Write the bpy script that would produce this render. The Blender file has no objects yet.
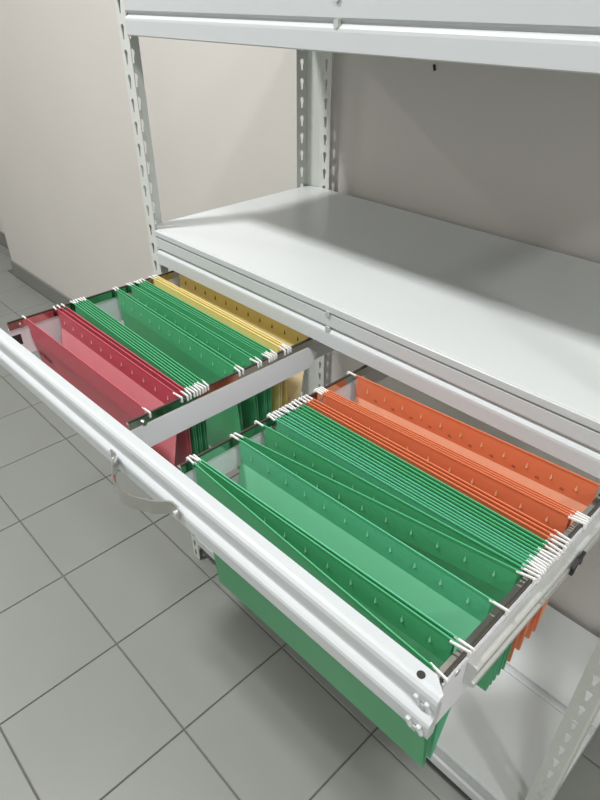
import bpy, bmesh, math, random
from mathutils import Matrix, Vector
random.seed(7)
S = bpy.context.scene
C = S.collection
H = 1.3844                       # camera height above the floor

# ---------------------------------------------------------------- camera
cam_d = bpy.data.cameras.new('camera'); cam = bpy.data.objects.new('camera', cam_d); C.objects.link(cam)
RX = (0.69173428, 0.72215186, 0.00061212)
RY = (0.40512263, -0.38735659, -0.82814885)
RZ = (-0.59781213, 0.57310693, -0.5605079)
cam.matrix_world = Matrix(((RX[0], -RY[0], -RZ[0], 0), (RX[1], -RY[1], -RZ[1], 0), (RX[2], -RY[2], -RZ[2], H), (0, 0, 0, 1)))
cam_d.sensor_fit = 'AUTO'; cam_d.sensor_width = 36; cam_d.lens = 602.47 * 36 / 800
cam_d.clip_start = 0.02
S.camera = cam

# ---------------------------------------------------------------- world, exposure
w = bpy.data.worlds.new('world'); S.world = w; w.use_nodes = True
w.node_tree.nodes['Background'].inputs[0].default_value = (0.9, 0.95, 1, 1)
w.node_tree.nodes['Background'].inputs[1].default_value = 0.2
S.view_settings.view_transform = 'Standard'; S.view_settings.look = 'None'
S.view_settings.exposure = 0.11; S.view_settings.gamma = 1.0
S.view_settings.use_curve_mapping = False
CEIL = 3.20
LAMPS = [(-4.10, -0.37, 26.0), (-1.57, -0.37, 58.0), (0.42, -0.37, 20.0), (2.2, -0.37, 32.0)]
LAMP_COL = (1.0, 0.99, 0.975)

# ---------------------------------------------------------------- materials
def mat(name, col, rough=0.5, metal=0.0, noise=0.0, nscale=40, bump=0.0, bscale=200, spec=0.5, coat=0.0, dark=0.85):
    m = bpy.data.materials.new(name); m.use_nodes = True
    nt = m.node_tree; b = nt.nodes['Principled BSDF']
    b.inputs['Roughness'].default_value = rough; b.inputs['Metallic'].default_value = metal
    b.inputs['Specular IOR Level'].default_value = spec
    b.inputs['Coat Weight'].default_value = coat
    b.inputs['Base Color'].default_value = (*col, 1)
    tc = nt.nodes.new('ShaderNodeTexCoord')
    if noise:
        n = nt.nodes.new('ShaderNodeTexNoise'); n.inputs['Scale'].default_value = nscale; n.inputs['Detail'].default_value = 5
        r = nt.nodes.new('ShaderNodeMix'); r.data_type = 'RGBA'
        r.inputs[6].default_value = (*[c * (1 - noise) for c in col], 1)
        r.inputs[7].default_value = (*[min(1, c * (1 + noise)) for c in col], 1)
        nt.links.new(tc.outputs['Object'], n.inputs['Vector']); nt.links.new(n.outputs['Fac'], r.inputs[0])
        nt.links.new(r.outputs[2], b.inputs['Base Color'])
    if bump:
        n2 = nt.nodes.new('ShaderNodeTexNoise'); n2.inputs['Scale'].default_value = bscale; n2.inputs['Detail'].default_value = 3
        bp = nt.nodes.new('ShaderNodeBump'); bp.inputs['Strength'].default_value = bump; bp.inputs['Distance'].default_value = 0.002
        nt.links.new(tc.outputs['Object'], n2.inputs['Vector']); nt.links.new(n2.outputs['Fac'], bp.inputs['Height'])
        nt.links.new(bp.outputs[0], b.inputs['Normal'])
    return m
def srgb(r, g, b):
    f = lambda c: (c / 255 / 12.92) if c / 255 <= 0.04045 else ((c / 255 + 0.055) / 1.055) ** 2.4
    return (f(r), f(g), f(b))
M = {
 'wall': mat('wall_paint', (0.60, 0.583, 0.555), 0.8, noise=0.03, nscale=3, bump=0.06, bscale=120),
 'ceil': mat('ceiling_paint', (0.75, 0.75, 0.73), 0.9, noise=0.02, nscale=5),
 'grout': mat('grout', (0.135, 0.135, 0.125), 0.9, noise=0.2, nscale=30),
 'tile': mat('floor_tile_glaze', (0.235, 0.25, 0.233), 0.38, noise=0.06, nscale=5, bump=0.05, bscale=60),
 'skirt': mat('skirting_tile', (0.20, 0.205, 0.19), 0.5, noise=0.05, nscale=8),
 'white': mat('white_enamel_steel', (0.545, 0.58, 0.60), 0.34, noise=0.02, nscale=6, bump=0.03, bscale=30),
 'board': mat('white_shelf_board', (0.62, 0.65, 0.655), 0.3, noise=0.02, nscale=4, bump=0.02, bscale=12),
 'post': mat('grey_white_enamel', (0.60, 0.63, 0.60), 0.42, noise=0.03, nscale=10),
 'plate': mat('pale_plate_enamel', (0.80, 0.81, 0.86), 0.4, noise=0.02, nscale=8),
 'rail': mat('polished_rail', (0.55, 0.54, 0.5), 0.12, metal=1.0, noise=0.05, nscale=40),
 'railedge': mat('dark_rail_edge', (0.05, 0.045, 0.035), 0.4, noise=0.2, nscale=60),
 'steel': mat('zinc_slide_steel', (0.62, 0.64, 0.62), 0.38, metal=0.45, noise=0.06, nscale=30),
 'chrome': mat('chrome', (0.72, 0.72, 0.68), 0.14, metal=1.0, noise=0.04, nscale=30),
 'handle': mat('brushed_chrome', (0.68, 0.68, 0.65), 0.14, metal=1.0, noise=0.1, nscale=60),
 'black': mat('black_plastic', (0.02, 0.02, 0.02), 0.4, noise=0.2, nscale=50),
 'hole': mat('hole_shade', (0.03, 0.028, 0.025), 0.6, noise=0.2, nscale=50),  # shade inside the holes, painted as a flat dark colour
 'hook': mat('white_plastic_hook', (0.80, 0.80, 0.80), 0.4, noise=0.02, nscale=50),
 'ink': mat('black_print', (0.07, 0.03, 0.03), 0.6, noise=0.2, nscale=80),
 'red': mat('red_card', (0.52, 0.085, 0.115), 0.42, noise=0.05, nscale=60, bump=0.03),
 'green': mat('green_card', (0.075, 0.41, 0.18), 0.42, noise=0.05, nscale=60, bump=0.03),
 'mint': mat('light_green_card', (0.10, 0.46, 0.25), 0.40, noise=0.05, nscale=60, bump=0.03),
 'yellow': mat('yellow_card', (0.86, 0.72, 0.27), 0.42, noise=0.05, nscale=60, bump=0.03),
 'orange': mat('orange_card', (0.72, 0.20, 0.09), 0.42, noise=0.05, nscale=60, bump=0.03),
}
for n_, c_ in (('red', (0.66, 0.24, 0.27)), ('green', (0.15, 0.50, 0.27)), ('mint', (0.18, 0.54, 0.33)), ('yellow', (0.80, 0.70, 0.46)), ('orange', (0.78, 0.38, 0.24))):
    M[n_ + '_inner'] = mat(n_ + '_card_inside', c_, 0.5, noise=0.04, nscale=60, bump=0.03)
M['red_tab'] = mat('red_tab_flap_lit', (0.72, 0.36, 0.36), 0.45, noise=0.03)  # light caught by the raised flaps is painted in, paler than the card
M['green_tab'] = mat('green_tab_flap_lit', (0.22, 0.60, 0.36), 0.45, noise=0.03)
M['mint_tab'] = mat('mint_tab_flap_lit', (0.26, 0.64, 0.42), 0.45, noise=0.03)
M['yellow_tab'] = mat('yellow_tab_shadow_slot', (0.16, 0.10, 0.03), 0.6, noise=0.03)  # shade seen through the slots, painted dark on the yellow flaps
M['orange_tab'] = mat('orange_tab_flap_lit', (0.80, 0.46, 0.26), 0.45, noise=0.03)
me_ = bpy.data.materials.new('lamp_diffuser'); me_.use_nodes = True
b_ = me_.node_tree.nodes['Principled BSDF']; b_.inputs['Base Color'].default_value = (.9, .9, .9, 1)
b_.inputs['Emission Color'].default_value = (*LAMP_COL, 1); b_.inputs['Emission Strength'].default_value = 6
M['lamp'] = me_

# ---------------------------------------------------------------- helpers
def obj(name, bm, m, parent=None, smooth=False, bevel=0.0, solid=0.0):
    me = bpy.data.meshes.new(name); bmesh.ops.recalc_face_normals(bm, faces=bm.faces); bm.to_mesh(me); bm.free()
    return link(name, me, m, parent, smooth, bevel, solid)
def link(name, me, m, parent=None, smooth=False, bevel=0.0, solid=0.0):
    o = bpy.data.objects.new(name, me); C.objects.link(o)
    if not me.materials: me.materials.append(M[m])
    o.parent = parent
    if smooth:
        for p in me.polygons: p.use_smooth = True
    if solid:
        s = o.modifiers.new('thickness', 'SOLIDIFY'); s.thickness = solid; s.offset = 0
    if bevel:
        b = o.modifiers.new('bevel', 'BEVEL'); b.width = bevel; b.segments = 2; b.limit_method = 'ANGLE'; b.angle_limit = math.radians(40)
    return o
def tag(o, label, cat=None, group=None, kind=None):
    o['label'] = label
    if cat: o['category'] = cat
    if group: o['group'] = group
    if kind: o['kind'] = kind
    return o
def empty(name, loc=(0, 0, 0)):
    o = bpy.data.objects.new(name, None); o.location = loc; o.empty_display_size = 0.05; C.objects.link(o); return o
def box(bm, x0, x1, y0, y1, z0, z1):
    v = [bm.verts.new(p) for p in ((x0, y0, z0), (x1, y0, z0), (x1, y1, z0), (x0, y1, z0), (x0, y0, z1), (x1, y0, z1), (x1, y1, z1), (x0, y1, z1))]
    for q in ((0, 3, 2, 1), (4, 5, 6, 7), (0, 1, 5, 4), (1, 2, 6, 5), (2, 3, 7, 6), (3, 0, 4, 7)):
        bm.faces.new([v[i] for i in q])
    return bm
def B(*a): return box(bmesh.new(), *a)
def prism(bm, pts, a0, a1, axis):
    """extrude a closed outline (list of 2-D points) along an axis from a0 to a1; outlines: X -> (y,z), Y -> (x,z), Z -> (x,y)"""
    def P(p, a): return {'X': (a, p[0], p[1]), 'Y': (p[0], a, p[1]), 'Z': (p[0], p[1], a)}[axis]
    A = [bm.verts.new(P(p, a0)) for p in pts]; Bv = [bm.verts.new(P(p, a1)) for p in pts]
    n = len(pts)
    for i in range(n): bm.faces.new((A[i], A[(i + 1) % n], Bv[(i + 1) % n], Bv[i]))
    bm.faces.new(A[::-1]); bm.faces.new(Bv)
    return bm
def ribbon(bm, path, z0, z1, t):
    """vertical strip following an XY path with thickness t"""
    n = len(path); off = []
    for i in range(n):
        a = Vector(path[max(0, i - 1)]); b = Vector(path[min(n - 1, i + 1)]); d = (b - a).normalized(); off.append(Vector((-d.y, d.x)) * t)
    rows = []
    for i, p in enumerate(path):
        q = Vector(p) + off[i]
        rows.append([bm.verts.new((p[0], p[1], z0)), bm.verts.new((p[0], p[1], z1)), bm.verts.new((q.x, q.y, z1)), bm.verts.new((q.x, q.y, z0))])
    for i in range(n - 1):
        for k in range(4): bm.faces.new((rows[i][k], rows[i][(k + 1) % 4], rows[i + 1][(k + 1) % 4], rows[i + 1][k]))
    bm.faces.new(rows[0]); bm.faces.new(rows[-1][::-1])
    return bm
def disc(bm, c, r, t, axis, n=14):
    pts = [(c['XYZ'.index({'X': 'Y', 'Y': 'X', 'Z': 'X'}[axis])] + r * math.cos(2 * math.pi * i / n),
            c[{'X': 2, 'Y': 2, 'Z': 1}[axis]] + r * math.sin(2 * math.pi * i / n)) for i in range(n)]
    a = c['XYZ'.index(axis)]
    return prism(bm, pts, a, a + t, axis)

# ---------------------------------------------------------------- the room
XL, XR, YF, YW, YFAR, XC = -5.6, 2.9, -1.75, 1.115, 1.27, -3.59
floor = obj('floor', B(XL, XR, YF, YFAR, -0.06, -0.004), 'grout'); tag(floor, 'grey square tiled floor with dark joints', kind='structure')
# floor tiles, 30 cm, square to the unit
T = 0.30; JX, JY = -0.696, 0.304; g = 0.0017
tile_meshes = {}
def tile(x0, y0, x1, y1):
    sx, sy = round(x1 - x0, 4), round(y1 - y0, 4)
    if sx < 0.02 or sy < 0.02: return
    if (sx, sy) not in tile_meshes:
        bm = bmesh.new(); e = 0.0015
        lo = [bm.verts.new(p) for p in ((0, 0, -0.004), (sx, 0, -0.004), (sx, sy, -0.004), (0, sy, -0.004))]
        mi = [bm.verts.new(p) for p in ((0, 0, -e), (sx, 0, -e), (sx, sy, -e), (0, sy, -e))]
        hi = [bm.verts.new(p) for p in ((e, e, 0), (sx - e, e, 0), (sx - e, sy - e, 0), (e, sy - e, 0))]
        for A, Bq in ((lo, mi), (mi, hi)):
            for i in range(4): bm.faces.new((A[i], A[(i + 1) % 4], Bq[(i + 1) % 4], Bq[i]))
        bm.faces.new(hi)
        me = bpy.data.meshes.new('tile'); bmesh.ops.recalc_face_normals(bm, faces=bm.faces); bm.to_mesh(me); bm.free()
        tile_meshes[(sx, sy)] = me
    o = link('tile', tile_meshes[(sx, sy)], 'tile', floor); o.location = (x0, y0, 0)
for i in range(-17, 12):
    for j in range(-14, 4):
        x0, y0 = JX + i * T + g, JY + j * T + g
        x1, y1 = x0 + T - 2 * g, y0 + T - 2 * g
        if x0 > XR or x1 < XL or y0 > YFAR or y1 < YF: continue
        if not (-4.9 < x0 < 0.9 and y0 > -0.95): continue
        lim = YFAR - 0.012 if x1 < XC else YW - 0.012
        tile(max(x0, XL), max(y0, YF), min(x1, XR), min(y1, lim))
# beyond the part of the floor that the photograph covers, the same tiles as one mesh
bm = bmesh.new()
for i in range(-17, 12):
    for j in range(-14, 4):
        x0, y0 = JX + i * T + g, JY + j * T + g
        x1, y1 = x0 + T - 2 * g, y0 + T - 2 * g
        if x0 > XR or x1 < XL or y0 > YFAR or y1 < YF: continue
        if (-4.9 < x0 < 0.9 and y0 > -0.95): continue
        lim = YFAR - 0.012 if x1 < XC else YW - 0.012
        x0, y0, x1, y1 = max(x0, XL), max(y0, YF), min(x1, XR), min(y1, lim)
        if x1 - x0 > 0.02 and y1 - y0 > 0.02: box(bm, x0, x1, y0, y1, -0.004, 0)
o = obj('tile_field', bm, 'tile', floor); o['kind'] = 'stuff'

def wall(name, *a, label):
    return tag(obj(name, B(*a), 'wall'), label, kind='structure')
wall('wall_back', XC, XR, YW, YFAR + 0.1, -0.004, CEIL, label='pale beige painted wall behind the shelving unit')
wall('wall_recess', XL, XC, YFAR, YFAR + 0.1, -0.004, CEIL, label='pale beige wall set back beyond the corner')
wall('wall_left', XL - 0.1, XL, YF, YFAR + 0.1, -0.004, CEIL, label='beige end wall of the room')
wall('wall_right', XR, XR + 0.1, YF, YFAR + 0.1, -0.004, CEIL, label='beige end wall on the unseen side')
wall('wall_front', XL, XR, YF - 0.1, YF, -0.004, CEIL, label='beige wall behind the viewer')
tag(obj('ceiling', B(XL, XR, YF, YFAR + 0.1, CEIL, CEIL + 0.1), 'ceil'), 'white ceiling', kind='structure')
tag(obj('baseboard_back', B(XC, XR, YW - 0.011, YW, 0, 0.092), 'skirt', bevel=0.002), 'grey tile skirting along the wall behind the unit', kind='structure')
tag(obj('baseboard_recess', B(XL, XC, YFAR - 0.011, YFAR, 0, 0.092), 'skirt', bevel=0.002), 'grey tile skirting beyond the wall corner', kind='structure')

# ---------------------------------------------------------------- ceiling lamps
for k, (x, y, p) in enumerate(LAMPS):
    L = empty('ceiling_lamp', (x, y, CEIL))
    tag(L, 'square white ceiling lamp ' + ['above the far left floor', 'above the left end of the unit', 'above the right end of the unit', 'right of the unit'][k], 'lamp', 'ceiling lamps')
    bm = bmesh.new()
    for a in ((-.17, .17, -.17, -.155, -.03, 0), (-.17, .17, .155, .17, -.03, 0), (-.17, -.155, -.155, .155, -.03, 0), (.155, .17, -.155, .155, -.03, 0)): box(bm, *a)
    obj('lamp_frame', bm, 'white', L)
    obj('diffuser', B(-.155, .155, -.155, .155, -.02, -.012), 'lamp', L)
    ld = bpy.data.lights.new('lamp_light', 'AREA'); ld.shape = 'SQUARE'; ld.size = 0.26; ld.energy = p; ld.color = LAMP_COL
    lo = bpy.data.objects.new('lamp_light', ld); C.objects.link(lo); lo.parent = L; lo.location = (0, 0, -0.024)

# ---------------------------------------------------------------- shelving unit
U0, U1, V0, V1 = -1.106, -0.042, 0.622, 1.092     # outer width and depth
UH = 2.02
unit = empty('shelving_unit', ((U0 + U1) / 2, V0, 0))
tag(unit, 'white steel boltless shelving unit with perforated uprights against the wall', 'shelving')
ux, uy = (U0 + U1) / 2, V0
def part(name, bm, m, parent=unit, ox=ux, oy=uy, oz=0.0, **k):
    bmesh.ops.translate(bm, verts=bm.verts, vec=(-ox, -oy, -oz))
    return obj(name, bm, m, parent, **k)
PITCH = 0.0385
def leg_strip(bm, P0, U, width, z0, cells, hole_c):
    """flat perforated strip: P0 corner, U unit vector across, keyhole slots at hole_c across"""
    P0 = Vector(P0); U = Vector(U)
    key = []
    for a in (90, 45, 0, -40):  key.append((0.0055 * math.cos(math.radians(a)), 0.0055 * math.sin(math.radians(a)) + 0.006))
    key += [(0.0028, -0.004), (0.0022, -0.012), (-0.0022, -0.012), (-0.0028, -0.004)]
    for a in (220, 180, 135): key.append((0.0055 * math.cos(math.radians(a)), 0.0055 * math.sin(math.radians(a)) + 0.006))
    n = len(key)
    for c in range(cells):
        zc = z0 + (c + 0.5) * PITCH; h = PITCH / 2
        inner, outer = [], []
        for (u, v) in key:
            inner.append(P0 + U * (hole_c + u) + Vector((0, 0, zc + v)))
        outl = [(hole_c, h), (width, h), (width, h * .35), (width, 0), (width, -h * .5), (width, -h), (0, -h), (0, -h * .5), (0, 0), (0, h * .35), (0, h)]
        for (u, v) in outl: outer.append(P0 + U * u + Vector((0, 0, zc + v)))
        iv = [bm.verts.new(p) for p in inner]; ov = [bm.verts.new(p) for p in outer]
        for i in range(n):
            bm.faces.new((ov[i], ov[(i + 1) % n], iv[(i + 1) % n], iv[i]))
def upright(x, y, sx, sy):
    """corner post: side leg along Y, chamfer, leg along X; the outside corner is at (x, y)"""
    bm = bmesh.new(); cells = int(UH / PITCH)
    cy, cx, wx = (0.003, 0.003, 0.030) if sy > 0 else (0.010, 0.034, 0.034)      # the rear posts have a wide bent corner
    leg_strip(bm, (x, y + sy * cy, 0), (0, sy, 0), 0.034, 0, cells, 0.017)        # side leg
    leg_strip(bm, (x + sx * cx, y, 0), (sx, 0, 0), wx, 0, cells, 0.013 if sy > 0 else 0.018)     # front / back leg
    zt = cells * PITCH
    a = [bm.verts.new(p) for p in ((x, y + sy * cy, 0), (x + sx * cx, y, 0), (x + sx * cx, y, zt), (x, y + sy * cy, zt))]
    bm.faces.new(a)
    bmesh.ops.remove_doubles(bm, verts=bm.verts, dist=0.0002)
    return part('upright', bm, 'post', solid=0.0018)
for (x, y, sx, sy) in ((U0, V0, 1, 1), (U1, V0, -1, 1), (U0, V1, 1, -1), (U1, V1, -1, -1)): upright(x, y, sx, sy)

def beam_outline(y, zt, s=1):
    """stepped rolled profile; y = front face, zt = top, s = +1 when the body lies towards +Y"""
    p = [(0.030, 0), (0.001, 0), (0.0, -0.001), (0.0, -0.0105), (0.0045, -0.0115), (0.0045, -0.0140), (0.001, -0.0150), (0.001, -0.0345), (0.0025, -0.0365), (0.0055, -0.0385),
         (0.0055, -0.0405), (0.002, -0.0425), (-0.0005, -0.0455), (-0.001, -0.049), (-0.001, -0.0695), (0.0005, -0.071), (0.022, -0.071), (0.022, -0.068), (0.026, -0.02)]
    return [(y + s * a, zt + b) for a, b in p]
def shelf(zt, panels, clip=True):
    bm = prism(bmesh.new(), beam_outline(V0 - 0.002, zt), U0 + 0.033, U1 - 0.033, 'X')
    fb = part('front_beam', bm, 'white')
    if clip:
        xm = (U0 + U1) / 2 - 0.010
        for zc in (zt - 0.0125, zt - 0.0395):
            c = bmesh.new(); prism(c, [(xm - .0035, zc + .003), (xm + .0035, zc + .003), (xm + .0035, zc - .0045), (xm, zc - .0075), (xm - .0035, zc - .0045)], V0 - 0.0035, V0 + 0.002, 'Y')
            part('clip', c, 'steel', fb, ox=ux, oy=uy)
    part('rear_beam', prism(bmesh.new(), beam_outline(V1 + 0.002, zt - 0.002, -1), U0 + 0.033, U1 - 0.033, 'X'), 'white')
    for x in (U0 + 0.003, U1 - 0.015):
        part('end_beam', B(x, x + 0.012, V0 + 0.04, V1 - 0.04, zt - 0.06, zt - 0.004), 'white', bevel=0.001)
    for (y0, y1, dz, t) in panels:
        ol = []
        for x, q in ((U0, 1), (U1, -1)):          # the board reaches into the posts
            side = [(x + q * 0.036, y0), (x + q * 0.036, y0 + 0.003), (x + q * 0.003, y0 + 0.004)] if y0 < 0.7 else [(x + q * 0.003, y0)]
            side += [(x + q * 0.003, V1 - 0.014), (x + q * 0.036, V1 - 0.003), (x + q * 0.036, y1)] if y1 > 1.0 else [(x + q * 0.003, y1)]
            ol += side if q < 0 else side[::-1]
        part('shelf_board', prism(bmesh.new(), ol, zt - t + dz, zt + dz, 'Z'), 'board', bevel=0.0012)
Z_SHELF, Z_TOP, Z_LOW = H - 0.400, H + 0.0095, H - 1.245
shelf(Z_SHELF, [(V0 + 0.001, V1 - 0.001, 0.0016, 0.014)])
shelf(Z_TOP, [(V0 + 0.001, V1 - 0.001, 0.0016, 0.014)])
shelf(Z_LOW, [(V0 + 0.001, 0.860, 0.0016, 0.014), (0.882, V1 - 0.001, 0.0016, 0.014)], clip=False)
part('board_lip', B(U0 + 0.027, U1 - 0.027, 0.8605, 0.867, Z_LOW - 0.012, Z_LOW + 0.0045), 'board', bevel=0.001)
part('cross_beam', B(U0 + 0.027, U1 - 0.027, 0.868, 0.8815, Z_LOW - 0.030, Z_LOW - 0.006), 'white')

# ---------------------------------------------------------------- drawer
RZT = H - 0.482                                    # top of the rails
D0, D1, DM0, DM1 = -1.046, -0.127, -0.637, -0.513  # rails across the drawer
YD = 0.288                                         # front ends of the rails
drawer = empty('filing_drawer', ((D0 + D1) / 2, 0.27, RZT - 0.08))
tag(drawer, 'white steel suspension filing drawer pulled out below the middle shelf', 'drawer')
dx, dy, dz = (D0 + D1) / 2, 0.27, RZT - 0.08
def dpart(name, bm, m, parent=drawer, **k):
    bmesh.ops.translate(bm, verts=bm.verts, vec=(-dx, -dy, -dz)); return obj(name, bm, m, parent, **k)
# front panel: flat top lip, rounded nose, channel, lower roll
zt = H - 0.474
YFACE = 0.251
prof = [(0.024, 0.0), (0.013, 0.0), (0.009, -0.001), (0.0065, -0.004), (0.0055, -0.009), (0.006, -0.018), (0.007, -0.025), (0.0065, -0.0275), (0.003, -0.030),
        (0.0005, -0.0325), (-0.0005, -0.036), (0.0, -0.052), (0.001, -0.0545), (0.010, -0.055), (0.010, -0.052), (0.013, -0.03), (0.013, -0.010), (0.0225, -0.003)]
def skew(x): return (x + 0.58) * 0.0186
bm = prism(bmesh.new(), [(YFACE + a, zt + b) for a, b in prof], -1.040, -0.1150, 'X')
# chamfered lip corners; the pulled-out front hangs very slightly askew
for v in bm.verts:
    if v.co.y > 0.270 and v.co.x > -0.13: v.co.x -= 0.014
    if v.co.y > 0.270 and v.co.x < -1.03: v.co.x += 0.014
    v.co.y += skew(v.co.x)
front = dpart('front_panel', bm, 'white', smooth=False)
for x in (-0.1385, -1.012):
    c = bmesh.new(); disc(c, (x, YFACE + 0.0145 + skew(x), zt), 0.0038, 0.0004, 'Z'); dpart('hole', c, 'hole', front)  # flat dark disc, the hole's shaded inside is painted
for zc, yo in ((zt - 0.018, 0.0028), (zt - 0.044, -0.0038)):          # keyhole slots with bent tongues at the end of the front
    for xo in (-0.1225, -0.1335):
        c = bmesh.new(); y = YFACE + yo + skew(xo)
        prism(c, [(xo - .003, zc + .004), (xo + .001, zc + .004), (xo + .002, zc), (xo + .0045, zc - .004), (xo + .002, zc - .0055), (xo - .002, zc - .001)], y, y + 0.0035, 'Y')
        dpart('tongue', c, 'white', front, bevel=0.0006)
    c = bmesh.new(); prism(c, [(-0.1305, zc - .002), (-0.1255, zc - .002), (-0.1255, zc - .008), (-0.1305, zc - .008)], YFACE + yo + 0.0015 + skew(-.128), YFACE + yo + 0.003 + skew(-.128), 'Y')
    dpart('slot', c, 'steel', front)
# handle: bent steel strip, tabs screwed to the face, bowed out in the middle
hc = -0.541; pts = []
for i in range(49):
    t = i / 48 * 2 - 1; a = abs(t); x = hc + t * 0.075
    if a > 0.86: y = 0
    elif a > 0.50: q = (0.86 - a) / 0.36; y = 0.019 * (q * q * (3 - 2 * q))
    else: y = 0.019 + 0.013 * (1 - (a / 0.50) ** 2)
    pts.append((x, YFACE - 0.0015 + skew(x) - y))
hd = dpart('handle', ribbon(bmesh.new(), pts, zt - 0.041, zt - 0.021, -0.0024), 'handle', smooth=False)
hd['label'] = 'bowed chrome strip handle'
for sg in (-1, 1):
    x = hc + sg * 0.0695; c = bmesh.new(); disc(c, (x, YFACE - 0.0062 + skew(x), zt - 0.034), 0.0032, 0.0025, 'Y'); dpart('screw', c, 'steel', hd)
# rails (polished strip with dark top edge) and plates under them
YB = 0.96
for k, x in enumerate((D0, DM0, DM1, D1)):
    r = dpart('rail', B(x - 0.001, x + 0.001, YD, YB, RZT - 0.016, RZT - 0.003), 'rail')
    dpart('rail_flange', B(x - 0.0085, x - 0.001, YD, YB, RZT - 0.0085, RZT - 0.007), 'rail', r)
    dpart('rail_edge', B(x - 0.0014, x + 0.0014, YD, YB, RZT - 0.003, RZT), 'railedge', r)
for x0, x1, zb, cut in ((D0 - 0.006, D0 - 0.0042, 0.072, 0), (DM0 - 0.0005, DM0 + 0.0025, 0.056, 1), (DM1 - 0.003, DM1 - 0.0015, 0.056, 1), (D1 + 0.0015, D1 + 0.0035, 0.074, 0)):
    top = RZT - (0.0155 if cut or x0 < -1 else 0.006)
    ye = 0.640 if cut else YB
    pts = [(YD, top), (ye - (0.012 if cut else 0), top), (ye + (0.010 if cut else 0), top - 0.018), (ye - (0.008 if cut else 0), RZT - zb), (YD, RZT - zb)]
    dpart('divider_plate' if cut else 'side_plate', prism(bmesh.new(), pts, x0, x1, 'X'), 'plate')
dpart('label_slot', B(D0 - 0.0042, D0 - 0.0036, 0.289, 0.306, RZT - 0.050, RZT - 0.030), 'hole')  # not cut through, its shaded inside is a flat dark plate
for x in (DM0, DM1): dpart('divider_beam', B(x - 0.006, x - 0.0035, 0.60, YB, RZT - 0.05, RZT - 0.006), 'steel')
dpart('back_bar', B(D0 - 0.004, D1 + 0.003, YB, YB + 0.004, RZT - 0.07, RZT), 'plate')
# bolts at the rail ends
for x in (D0, DM0, DM1, D1):
    c = bmesh.new(); disc(c, (x - 0.004, YD + 0.022, RZT - 0.012), 0.004, 0.008, 'X'); dpart('bolt', c, 'chrome')
# telescopic slides: C channel on each side
for s, x in ((1, D1 + 0.0036), (-1, D0 - 0.0062)):
    o = [(0, -0.013), (0.009, -0.013), (0.011, -0.015), (0.011, -0.021), (0.008, -0.022), (0.008, -0.035), (0.011, -0.036), (0.011, -0.042), (0.009, -0.044), (0, -0.044)]
    sl = dpart('slide', prism(bmesh.new(), [(x + s * a, RZT + b) for a, b in o], 0.326, 0.90, 'Y'), 'steel', bevel=0.0006)
    o2 = [(x + s * 0.0085, RZT - 0.0235), (x + s * 0.0125, RZT - 0.0235), (x + s * 0.0125, RZT - 0.0335), (x + s * 0.0085, RZT - 0.0335)]
    dpart('inner_slide', prism(bmesh.new(), o2, 0.45, 1.0, 'Y'), 'steel', sl)
    if s == 1:
        c = bmesh.new()
        for pl in ([(0.500, RZT - .0185), (0.512, RZT - .0135), (0.526, RZT - .0125), (0.526, RZT - .0165), (0.512, RZT - .0185), (0.503, RZT - .0235)],
                   [(0.506, RZT - .017), (0.511, RZT - .017), (0.507, RZT - .031), (0.502, RZT - .031)], [(0.517, RZT - .016), (0.521, RZT - .016), (0.524, RZT - .027), (0.519, RZT - .027)]):
            prism(c, pl, x + 0.0126, x + 0.0165, 'X')
        dpart('catch', c, 'black', sl)
# cabinet side of the slides, fixed to the uprights
for x0, x1 in ((D1 + 0.0165, D1 + 0.024), (D0 - 0.027, D0 - 0.0195)):
    part('slide_bracket', B(x0, x1, V0 + 0.02, V1 - 0.02, RZT - 0.05, RZT - 0.015), 'steel')

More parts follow.
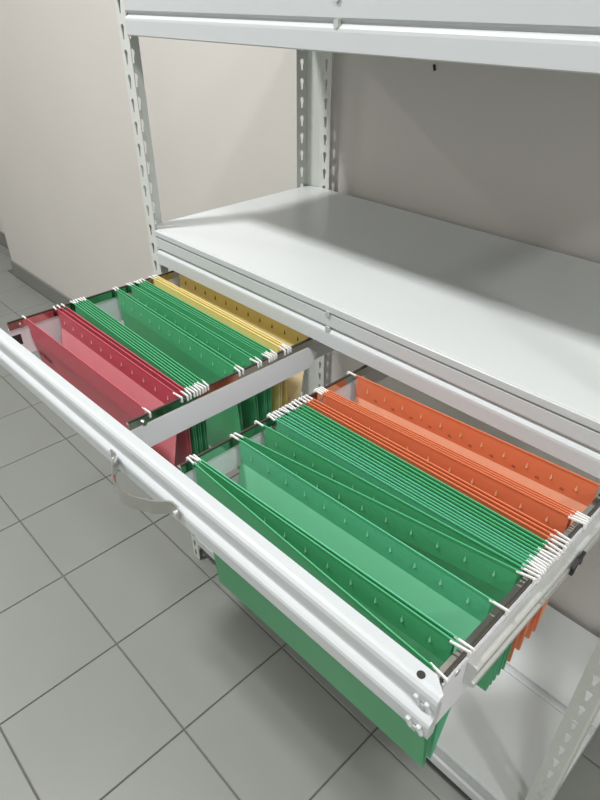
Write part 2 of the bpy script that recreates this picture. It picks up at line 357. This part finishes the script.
# ---------------------------------------------------------------- hanging folders
STRIP, DEPTH = 0.037, 0.232
hook_mesh = {}
def hook(side):
    """white plastic end of the rod: bar, and a nose that goes over the rail and turns down"""
    if side not in hook_mesh:
        s = side
        o = [(-0.015 if s > 0 else -0.012, 0.0002), (0.0020, 0.0002), (0.0022, -0.0060), (0.0036, -0.0080), (0.0052, -0.0060), (0.0056, 0.0008), (0.0040, 0.0024), (-0.015 if s > 0 else -0.012, 0.0022)]
        bm = prism(bmesh.new(), [(s * a, b) for a, b in o], -0.0010, 0.0010, 'Y')
        me = bpy.data.meshes.new('hook'); bmesh.ops.recalc_face_normals(bm, faces=bm.faces); bm.to_mesh(me); bm.free(); hook_mesh[side] = me
    return hook_mesh[side]
rnd = random.Random(3)
def folder(bay, col, rods, bot, label, group, bow=(0, 0), digits=False, tabs=True, DEPTH=0.232):
    x0, x1 = (D0, DM0) if bay == 'L' else (DM1, D1)
    s0, s1 = x0 + 0.013, x1 - 0.013
    ym = sum(a + b for a, b in rods) / 4
    ox, oy, oz = (x0 + x1) / 2, ym, RZT - DEPTH
    f = empty('hanging_folder', (ox, oy, oz)); tag(f, label, 'folder', group)
    nx = 12
    for k, (yL, yR) in enumerate(rods):
        at = lambda x: yL + (yR - yL) * (x - x0) / (x1 - x0)
        e = 0.0011 if k else -0.0011
        bm = bmesh.new(); grid = []
        rows = [0.0, 0.012, STRIP] + [STRIP + (DEPTH - STRIP) * q for q in (0.12, 0.3, 0.5, 0.7, 0.86, 1.0)]
        for r, d in enumerate(rows):
            line = []
            for i in range(nx + 1):
                u = i / nx; x = s0 + (s1 - s0) * u; y = at(x)
                yb = bot[0] + (bot[1] - bot[0]) * u + e
                q = max(0.0, (d - STRIP) / (DEPTH - STRIP))
                yy = y + (yb - y) * (q ** 0.92) + bow[k] * math.sin(math.pi * u) * math.sin(math.pi * min(1, d / DEPTH * 1.0))
                line.append(bm.verts.new((x - ox, yy - oy, RZT + 0.0015 - d - oz)))
            grid.append(line)
        th = 0.0006; back = [[bm.verts.new((v.co.x, v.co.y + th, v.co.z)) for v in line] for line in grid]
        me = bpy.data.meshes.new('panel'); nr = len(rows)
        inner_front = (k == 1)                    # the pocket's inside gets a paler tint below the strip
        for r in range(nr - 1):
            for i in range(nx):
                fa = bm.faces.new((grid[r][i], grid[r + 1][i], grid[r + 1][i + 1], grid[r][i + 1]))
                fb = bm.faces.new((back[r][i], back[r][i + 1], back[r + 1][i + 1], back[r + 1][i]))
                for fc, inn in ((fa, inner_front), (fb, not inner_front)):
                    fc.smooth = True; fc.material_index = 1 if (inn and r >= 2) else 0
        for line, bk in ((grid[0], back[0]), (grid[-1], back[-1])):
            for i in range(nx): bm.faces.new((line[i], line[i + 1], bk[i + 1], bk[i]))
        for i in (0, nx):
            for r in range(nr - 1): bm.faces.new((grid[r][i], back[r][i], back[r + 1][i], grid[r + 1][i]))
        for ed in bm.edges:
            for L in (grid[2], back[2]):
                if ed.verts[0] in L and ed.verts[1] in L: ed.smooth = False
        for ed in bm.edges:
            if len(ed.link_faces) == 2 and ed.link_faces[0].smooth != ed.link_faces[1].smooth: ed.smooth = False
        bm.to_mesh(me); bm.free()
        me.materials.append(M[col]); me.materials.append(M[col + '_inner'])
        p = link('panel', me, col, f)
        # tab flaps punched along the strip
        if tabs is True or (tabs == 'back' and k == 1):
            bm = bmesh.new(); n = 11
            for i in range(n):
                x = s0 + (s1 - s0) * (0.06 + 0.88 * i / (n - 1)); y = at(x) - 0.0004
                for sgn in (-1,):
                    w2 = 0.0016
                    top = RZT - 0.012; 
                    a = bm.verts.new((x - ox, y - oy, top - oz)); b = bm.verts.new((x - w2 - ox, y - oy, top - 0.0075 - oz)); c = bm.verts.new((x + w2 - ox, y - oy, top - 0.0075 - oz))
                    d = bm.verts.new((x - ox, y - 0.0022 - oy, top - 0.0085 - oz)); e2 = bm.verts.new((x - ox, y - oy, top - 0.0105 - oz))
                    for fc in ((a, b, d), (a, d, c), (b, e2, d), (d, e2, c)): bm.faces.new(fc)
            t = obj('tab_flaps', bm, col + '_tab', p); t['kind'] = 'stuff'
        if digits and k == 1:
            bm = bmesh.new()
            for i in range(10):
                x = s0 + (s1 - s0) * (0.104 + 0.88 * i / 10); y = at(x) - 0.0007
                for q, (xx, zz, ww, hh) in enumerate(((-.0022, 0, .0008, .0032), (-.0006, 0, .0014, .0008), (-.0006, .0024, .0014, .0008), (.0014, 0, .0008, .0032))):
                    v = [bm.verts.new((x + xx + a - ox, y - oy, RZT - 0.029 + zz + b - oz)) for a, b in ((0, 0), (ww, 0), (ww, hh), (0, hh))]
                    bm.faces.new(v)
            t = obj('printed_scale', bm, 'ink', p); t['kind'] = 'stuff'
        # rod in the top fold, hooks at both ends
        bm = bmesh.new(); t2 = 0.0007
        A = [bm.verts.new((s0 - 0.002 - ox, at(s0) + q[0] * t2 - oy, RZT + 0.0016 + q[1] - oz)) for q in ((-1, -.001), (1, -.001), (1, .0012), (-1, .0012))]
        Bq = [bm.verts.new((s1 + 0.002 - ox, at(s1) + q[0] * t2 - oy, RZT + 0.0016 + q[1] - oz)) for q in ((-1, -.001), (1, -.001), (1, .0012), (-1, .0012))]
        for i in range(4): bm.faces.new((A[i], A[(i + 1) % 4], Bq[(i + 1) % 4], Bq[i]))
        bm.faces.new(A); bm.faces.new(Bq[::-1])
        rod = obj('rod', bm, col, f)
        ang = math.atan2(yR - yL, x1 - x0)
        for side, xe, ye in ((-1, x0, yL), (1, x1, yR)):
            h = link('hook', hook(side), 'hook', rod); h.location = (xe - ox + rnd.uniform(-.0012, .0012), ye - oy, RZT - oz); h.rotation_euler.z = ang + rnd.uniform(-.14, .14)
    return f
GL, GR = 'hanging folders in the left bay', 'hanging folders in the right bay'
# left bay, front to back
fr = folder('L', 'red', [(.318, .320), (.375, .373)], (.338, .338), 'red hanging folder standing wide open, nearest the drawer front', GL, tabs='back', DEPTH=0.205)
folder('L', 'red', [(.383, .382), (.391, .388)], (.388, .386), 'narrow closed red hanging folder right behind the wide open red one', GL)
folder('L', 'green', [(.409, .394), (.414, .399)], (.406, .398), 'green hanging folder next to the red ones, left bay', GL, tabs=False)
folder('L', 'green', [(.419, .404), (.424, .409)], (.416, .406), 'second green hanging folder counted from the red ones, left bay', GL, tabs=False)
folder('L', 'green', [(.429, .414), (.434, .420)], (.425, .418), 'third green hanging folder counted from the red ones, left bay', GL, tabs=False)
folder('L', 'green', [(.497, .479), (.503, .486)], (.512, .494), 'green hanging folder with a broad bare face behind the gap, left bay', GL)
folder('L', 'green', [(.528, .516), (.534, .522)], (.538, .528), 'green hanging folder alone between the broad one and the green bunch', GL)
folder('L', 'green', [(.545, .539), (.550, .544)], (.549, .543), 'first green folder of the tight bunch before the yellow ones', GL, tabs=False)
folder('L', 'green', [(.556, .549), (.562, .555)], (.559, .552), 'last green folder of the left bay, touching the yellow ones', GL, tabs=False)
folder('L', 'yellow', [(.580, .573), (.587, .580)], (.583, .576), 'narrow closed yellow hanging folder beside the green bunch', GL, tabs=False)
folder('L', 'yellow', [(.592, .585), (.640, .640)], (.602, .602), 'wide open yellow hanging folder under the shelf edge', GL)
# right bay, front to back
folder('R', 'green', [(.301, .290), (.306, .325)], (.318, .324), 'green hanging folder right behind the drawer front, right bay', GR, tabs='back')
folder('R', 'mint', [(.310, .330), (.370, .388)], (.326, .338), 'light green hanging folder standing wide open, right bay', GR)
folder('R', 'green', [(.376, .440), (.413, .446)], (.430, .452), 'dark green hanging folder with a broad shaded face, right bay', GR)
gr = [((.434, .451), (.438, .455)), ((.444, .459), (.449, .463)), ((.456, .467), (.461, .472)), ((.468, .477), (.473, .482)), ((.480, .488), (.486, .494))]
nm = ['first', 'second', 'third', 'fourth', 'last']
for k, (a, b) in enumerate(gr):
    folder('R', 'mint' if k < 3 else 'green', [a, b], ((a[0] + b[0]) / 2 + .004, (a[1] + b[1]) / 2 + .002),
           nm[k] + ' green folder of the packed bunch before the orange ones, counted from the drawer front', GR, tabs=(k == 0))
folder('R', 'orange', [(.494, .502), (.500, .509)], (.500, .508), 'closed orange hanging folder touching the packed green bunch', GR, tabs=False)
folder('R', 'orange', [(.506, .515), (.525, .549)], (.516, .532), 'slightly open orange hanging folder, second from the green bunch', GR)
folder('R', 'orange', [(.529, .553), (.533, .557)], (.535, .557), 'thin closed orange hanging folder before the rearmost orange one', GR, tabs=False)
folder('R', 'orange', [(.537, .561), (.598, .623)], (.550, .572), 'wide open orange hanging folder, rearmost in the right bay', GR, digits=True)
# small black print on the front red panel
p0 = [c for c in fr.children if c.name.startswith('panel')][0]
bm = bmesh.new(); ofs = fr.location
for i in range(9):
    x = -1.020 + i * 0.0055; hgt = rnd.uniform(.006, .011); z = H - 0.549 + rnd.uniform(-.001, .001)
    for (a0, a1, b0, b1) in ((0, .003, 0, hgt), (0.001, .0055, hgt * .4, hgt * .4 + .003)):
        q = [bm.verts.new((x + u - ofs.x, 0, v + z - ofs.z)) for u, v in ((a0, b0), (a1, b0), (a1, b1), (a0, b1))]; bm.faces.new(q)
for v in bm.verts:
    d = RZT + 0.0015 - (v.co.z + ofs.z); q = max(0, (d - STRIP) / (0.205 - STRIP)) ** 0.92
    v.co.y = 0.318 + (0.338 - 0.0011 - 0.318) * q - 0.0012 - ofs.y
t = obj('printed_mark', bm, 'ink', p0); t['kind'] = 'stuff'
# a nail left in the wall
bm = bmesh.new(); prism(bm, [(-.785, H - .116), (-.783, H - .116), (-.780, H - .126), (-.782, H - .127)], YW - 0.006, YW, 'Y')
tag(obj('wall_nail', bm, 'black'), 'small dark nail in the shaded wall just below the top beam', 'nail')
